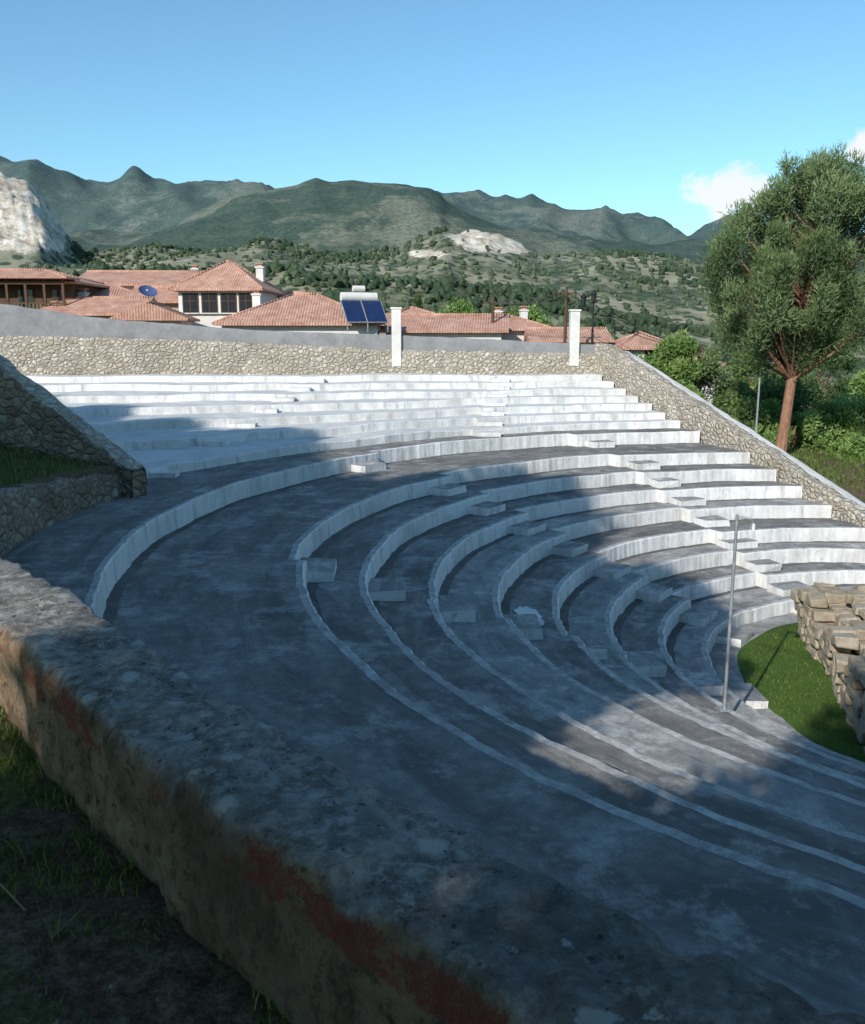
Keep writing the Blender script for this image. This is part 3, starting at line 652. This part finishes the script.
def make_pine(base,H,crown0,R,seed,nclump=70,nleaf=700,size=.26,lean=(0,0),leafmat=None,name='pine_tree',prof=None,cs=.27,elong=3.2,cz=1.5,soft=0,trunk=1,drop=.8):
    r=random.Random(seed); leafmat=leafmat or m_pine
    tp=[(lean[0]*t+.2*math.sin(3*t+seed)*t,lean[1]*t,H*t*.93) for t in (-.02,.12,.28,.45,.62,.8,.96)]
    tr=[.30,.24,.21,.18,.13,.08,.03]; tr=[q*H/14*trunk for q in tr]
    limbs=[];cl=[]
    for k in range(nclump):
        f=(k+.5)/nclump; z=crown0+(H-crown0)*f
        pf=prof(f) if prof else math.sin(math.pi*min(1,(f*.86+.16)))**.6
        a=k*2.39996+r.uniform(-.4,.4); rr=R*pf*(r.uniform(.25,1.0)**.8)
        def tpnt(zz):
            return np.interp(zz,[p[2] for p in tp],[p[0] for p in tp]),np.interp(zz,[p[2] for p in tp],[p[1] for p in tp])
        zz0=max(z-rr*drop-.3,crown0*.75); x0,y0=tpnt(zz0)
        c=(x0+rr*math.cos(a),y0+rr*math.sin(a),z)
        mid=((x0+c[0])/2,(y0+c[1])/2,(zz0+z)/2-.15)
        limbs.append(([(x0,y0,zz0),mid,c],[.09*H/14,.05*H/14,.015]))
        s=r.uniform(.5,1.15); cr=R*cs*s
        cl.append((c,(cr,cr,cr*cz),int(nleaf*s*s),r.uniform(.15,.8)))
        for _ in range(2):
            if r.random()<.6:
                c2=(c[0]+r.uniform(-1.2,1.2)*cr,c[1]+r.uniform(-1.2,1.2)*cr,c[2]+r.uniform(-.3,1.1)*cr); cl.append((c2,(cr*.45,cr*.45,cr*.9),int(nleaf*.25),r.uniform(.4,.95)))
    return tree(name,base,(tp,tr),limbs,cl,leafmat,size,up=.8,seed=seed,elong=elong,soft=soft)
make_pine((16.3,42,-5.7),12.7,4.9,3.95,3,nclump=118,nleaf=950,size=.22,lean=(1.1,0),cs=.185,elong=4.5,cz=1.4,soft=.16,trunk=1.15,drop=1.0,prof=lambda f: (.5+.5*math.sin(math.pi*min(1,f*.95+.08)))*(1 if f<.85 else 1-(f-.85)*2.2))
# pines standing behind and beside the viewpoint (out of frame); they throw the long shadow
srcs=[make_pine((0,0,0),13.6,4.0,4.1,20+k,nclump=60,nleaf=420,size=.55) for k in range(2)]
qs=list(np.arange(-39,-8,4.4))+[-7.1,.75,4.2,8.0]
for j,qv in enumerate(qs):
    a_=-6+(-1.5 if j%2 else 1.2); x,y=(.866*qv+.5*a_,-.5*qv+.866*a_)
    if j<2: o=srcs[j]
    else: o=link(bpy.data.objects.new('pine_tree',srcs[j%2].data))
    o.location=(x,y,ground_z(x,y)-.1); o.rotation_euler[2]=j*1.7
    h=float(np.interp(qv,[-37,-28,-20,-12,-8.6,-3.3,2],[16.4,15.8,15.0,14.8,12.6,11.0,10.6]))+.7*math.sin(j*2.3)
    s=h/13.9; o.scale=(max(min(s,1.15),.85),max(min(s,1.15),.85),s)
def bush(name,x,y,z,w,h,seed,mat,n=26,nl=450,size=.2):
    r=random.Random(seed); cl=[];limbs=[]
    for k in range(n):
        a=r.uniform(0,6.28); q=r.random()**.5*w*.75; f=r.random(); zz=h*(.15+.75*f)*(1-.35*(q/w)**2)
        c=(q*math.cos(a),q*math.sin(a),zz); cr=w*.3*r.uniform(.6,1.2)
        cl.append((c,(cr,cr,cr),int(nl*r.uniform(.6,1.2)),r.uniform(.25,.8))); limbs.append(([(0,0,.1),(c[0]*.4,c[1]*.4,zz*.6),c],[.05,.03,.01]))
    return tree(name,(x,y,z),([(0,0,-.3),(0,.02,h*.3),(.05,0,h*.6)],[.1,.08,.03]),limbs,cl,mat,size,up=.3,seed=seed,elong=2,soft=.15)
bush('olive_tree',13.0,51,-4.4,2.1,4.7,1,m_bush,n=34); bush('olive_tree',15.4,53,-5.2,2.0,5.0,2,m_pine,n=34)
for i,(x,y,zt_,w,mt) in enumerate([(17.2,52,-2.2,1.6,m_bushd),(18.9,50,-2.6,1.7,m_bushd),(15.8,47,-3.4,1.3,m_bushd),(18.5,46,-3.7,1.5,m_bush),(20.5,47,-3.2,1.8,m_bush),(22.5,48,-3.2,1.8,m_bush),(20.0,43,-5.1,1.1,m_bush),(24,50,-3.0,2.2,m_bush),(14.3,43.5,-4.6,.8,m_bush),(21,54,-2.0,2.0,m_bushd),(15.9,44.2,-4.9,.9,m_bush),(13.2,47.5,-2.6,1.0,m_bush),(17.2,48.5,-3.1,1.4,m_bush)]):
    gz=ground_z(x,y)-.2; bush('shrub',x,y,gz,w,max(1.2,zt_-gz),10+i,mt,n=22,nl=350)
def cyp(x,y,z,h,w,seed): 
    cl=[((0,0,h*f),(w*(1-.8*f)+.1,w*(1-.8*f)+.1,h*.12),240,.3+.2*random.random()) for f in np.linspace(.1,.92,10)]
    tree('cypress_tree',(x,y,z),([(0,0,-.3),(0,0,h*.4),(0,0,h*.8)],[.15,.1,.04]),[],cl,m_bushd,.25,up=1.2,seed=seed)
cyp(-1.1,72,-2,4.9,.7,1); cyp(5.5,85,-3,5.6,.8,2)
for i,(x,y,w,h) in enumerate([(-24,84,3,6),(-6,80,2.6,5),(8,80,2.6,4.5),(12,75,2.4,4.5),(16,80,3,5),(23,85,3.4,6),(28,78,3,6),(34,80,3.5,7),(31,62,2.6,5),(-15,85,3,6),(2,90,3,5)]):
    gz=ground_z(x,y); bush('broadleaf_tree',x,y,gz-.2,w,h,60+i,m_bushd if i%2 else m_bush,n=22,nl=260,size=.32)
import bmesh
bm=bmesh.new(); bmesh.ops.create_icosphere(bm,subdivisions=1,radius=1); ib=np.array([v.co[:] for v in bm.verts]); jf=np.array([[v.index for v in f.verts] for f in bm.faces]); bm.free()
pts=[];dark=[]
while len(pts)<12500:
    fw=110+ (random.random()**.75)*640; a=random.uniform(-.56,.56); x=a*fw; y=fw
    k=mn.noise((x*.011,y*.011,4)); k2=mn.noise((x*.045,y*.045,9)); k3=k+.6*k2
    if k3>.25:
        if random.random()<.1: continue
        dk=.2
    elif k3>-.2:
        s=8.0; x=round(x/s)*s+random.uniform(-1.5,1.5); y=round(y/s)*s+random.uniform(-1.5,1.5); dk=.6
        if random.random()<.35: continue
    else:
        if random.random()<.93: continue
        dk=.45
    pts.append((x,y)); dark.append(dk)
P=np.array(pts); dark=np.array(dark); hz=glob(P[:,0],P[:,1])+hills(P[:,0],P[:,1])+np.array([fn(a,b) for a,b in P])
elp=1000*hz/P[:,1]; azp=1000*P[:,0]/P[:,1]
keep=~((quarry(azp,elp,P[:,1])>.3)&(rng.random(len(P))<.9))&~((azp<-385)&(elp>80)&(P[:,1]>450)&(P[:,1]<720))
P=P[keep];hz=hz[keep];dark=dark[keep]; n=len(P)
sz=(.7+1.0*rng.random(n)**1.8)*np.where(dark<.3,1.2,1)+.35*sm(400,700,P[:,1])
jit=1+.6*(rng.random((n,len(ib),1))-.5)
axs=np.stack([.8+.5*rng.random(n),.8+.5*rng.random(n),.75+.55*rng.random(n)],1)[:,None,:]
Vt=ib[None]*jit*sz[:,None,None]*axs+np.stack([P[:,0],P[:,1],hz+sz*.5],1)[:,None,:]
Ft=(jf[None]+(np.arange(n)*len(ib))[:,None,None]).reshape(-1,3)
shd=np.repeat(np.clip(dark+.2*rng.normal(size=n),0,1),len(ib))
mesh_obj('hillside_olive_groves',Vt.reshape(-1,3),Ft.tolist(),[m_hilltree],attr={'shade':shd})
def blades(name,pts,hmin,hmax,mat,w=.006):
    n=len(pts); p=np.array(pts); a=rng.random(n)*6.28; h=hmin+(hmax-hmin)*rng.random(n)**1.5
    dx=np.cos(a)*w;dy=np.sin(a)*w; lx=rng.normal(size=n)*h*.45; ly=rng.normal(size=n)*h*.45
    v=np.stack([p+np.stack([-dx,-dy,0*h],1),p+np.stack([dx,dy,0*h],1),p+np.stack([lx*.4+dx*.6,ly*.4+dy*.6,h*.6],1),p+np.stack([lx*.4-dx*.6,ly*.4-dy*.6,h*.6],1),p+np.stack([lx,ly,h],1)],1).reshape(-1,3)
    f=[]
    for i in range(n):
        b=5*i; f.append((b,b+1,b+2,b+3)); f.append((b+3,b+2,b+4))
    mesh_obj(name,v,f,[mat],attr={'shade':np.repeat(np.clip(.5+.25*rng.normal(size=n),0,1),5)})
gp=[]
while len(gp)<24000:
    x=random.uniform(-4.5,1.0); y=random.uniform(.2,5.5)
    r=math.hypot(x-C[0],y-C[1])
    t=math.atan2(y-C[1],x-C[0])%(2*math.pi)
    ro=float(np.interp(t,th,Rin))+.37
    if r<ro: continue
    dn=mn.noise((x*1.6,y*1.6,3))+.6*mn.noise((x*6,y*6,3))+(.25 if y>2.2 else -.1)
    near=math.exp(-(r-ro)/.15)*.4
    if dn+near<random.uniform(.12,.5): continue
    gp.append((x,y,ground_z(x,y)-.005))
blades('grass',gp,.012,.06,m_grass,.003)
gp=[]
while len(gp)<9000:
    x=random.uniform(-15,-8); y=random.uniform(15,26); r=math.hypot(x-C[0],y-C[1])
    R,_=boundary(math.degrees(math.atan2(y-C[1],x-C[0])))
    if r<R+.25: continue
    gp.append((x,y,ground_z(x,y)-.01))
blades('grass',gp,.06,.22,m_grass,.015)
gp=[]
while len(gp)<20000:
    a=random.uniform(0,6.28); r=5.9*math.sqrt(random.random()); gp.append((C[0]+r*math.cos(a),C[1]+r*math.sin(a),-8.06))
blades('grass',gp,.04,.11,m_grass,.012)
gp=[]
while len(gp)<14000:
    x=random.uniform(11,26); y=random.uniform(26,48)
    if x<analemma(y)[0]+1.6: continue
    if mn.noise((x*.4,y*.4,2))<random.uniform(-.3,.2): continue
    gp.append((x,y,ground_z(x,y)-.01))
blades('grass',gp,.06,.25,m_grass,.03)
m=MB()
for k in range(90):
    x=random.uniform(-2.8,.2); y=random.uniform(.5,3.4)
    if math.hypot(x-C[0],y-C[1])<22.6: continue
    a=random.uniform(0,3.14); L=random.uniform(.05,.35); z=ground_z(x,y)+.01
    m.tube([(x,y,z),(x+L*.5*math.cos(a),y+L*.5*math.sin(a),z+.015),(x+L*math.cos(a+.2),y+L*math.sin(a+.2),z+.004)],[.003,.0025,.001],n=5)
m.make('fallen_twigs',[m_wood2])
V=[];Fc=[]
for k in range(320):
    x=random.uniform(-3,.2); y=random.uniform(.5,3.6)
    if math.hypot(x-C[0],y-C[1])<22.5: continue
    z=ground_z(x,y); s=random.uniform(.004,.016); b=len(V)
    for q in ib: V.append((x+q[0]*s*random.uniform(.7,1.3),y+q[1]*s*random.uniform(.7,1.3),z+q[2]*s*.6))
    Fc+= [tuple(b+i for i in f) for f in jf]
mesh_obj('loose_stones',V,Fc,[m_rockc])
# ------------------------------------------------------------------ light, sky, camera
EL=math.radians(30)
w=bpy.data.worlds.new('World'); sc.world=w; w.use_nodes=True; nt=w.node_tree; bg=nt.nodes['Background']
sky=nd(nt,'ShaderNodeTexSky',sky_type='NISHITA'); sky.sun_disc=False; sky.sun_elevation=EL; sky.sun_rotation=math.radians(210); sky.air_density=1.0; sky.dust_density=.3; sky.ozone_density=1.0
tc=nd(nt,'ShaderNodeTexCoord'); 
def cloud(cdir,rad,seed):
    v=Vector(cdir).normalized()
    sb=nd(nt,'ShaderNodeVectorMath',operation='SUBTRACT'); S(nt,sb.inputs[0],tc.outputs['Generated']); sb.inputs[1].default_value=v
    ml=nd(nt,'ShaderNodeVectorMath',operation='MULTIPLY'); S(nt,ml.inputs[0],sb.outputs[0]); ml.inputs[1].default_value=(1/rad[0],1/rad[0],1/rad[1])
    ln=nd(nt,'ShaderNodeVectorMath',operation='LENGTH'); S(nt,ln.inputs[0],ml.outputs[0])
    n_=noise(nt,tc.outputs['Generated'],30+seed,8,.62,.3)
    s=math_(nt,'SUBTRACT',math_(nt,'MULTIPLY',n_,2.2),ln.outputs['Value'])
    return ramp(nt,s,[(.05,0),(.45,.95)])
def pdir(az,el): return (az,1,el)
c1=cloud(pdir(.315,.15),(.045,.028),0); c2=cloud(pdir(.47,.195),(.03,.02),3)
cm=math_(nt,'MAXIMUM',c1,c2)
tint=mix(nt,1.0,sky.outputs[0],(.72,1.05,1.14),'MULTIPLY')
S(nt,bg.inputs[0],mix(nt,cm,tint,(6.5,6.7,6.9)))
bg.inputs[1].default_value=.145
L=bpy.data.lights.new('sun','SUN'); L.energy=5; L.angle=math.radians(.53); L.color=(1,.955,.88)
lo=bpy.data.objects.new('sun',L); link(lo)
dv=Vector((.5*math.cos(EL),.866*math.cos(EL),-math.sin(EL))); lo.rotation_euler=dv.to_track_quat('-Z','Y').to_euler(); lo.location=(-20,-30,30)
cam=bpy.data.cameras.new('camera'); co=bpy.data.objects.new('camera',cam); link(co)
cam.sensor_fit='VERTICAL'; cam.sensor_height=24; cam.lens=24*900/1024; cam.clip_end=12000; cam.clip_start=.05
co.location=(0,0,0); co.rotation_euler=(math.radians(90-11.1),0,0)
sc.camera=co
sc.view_settings.view_transform='Standard'; sc.view_settings.look='None'; sc.view_settings.exposure=0
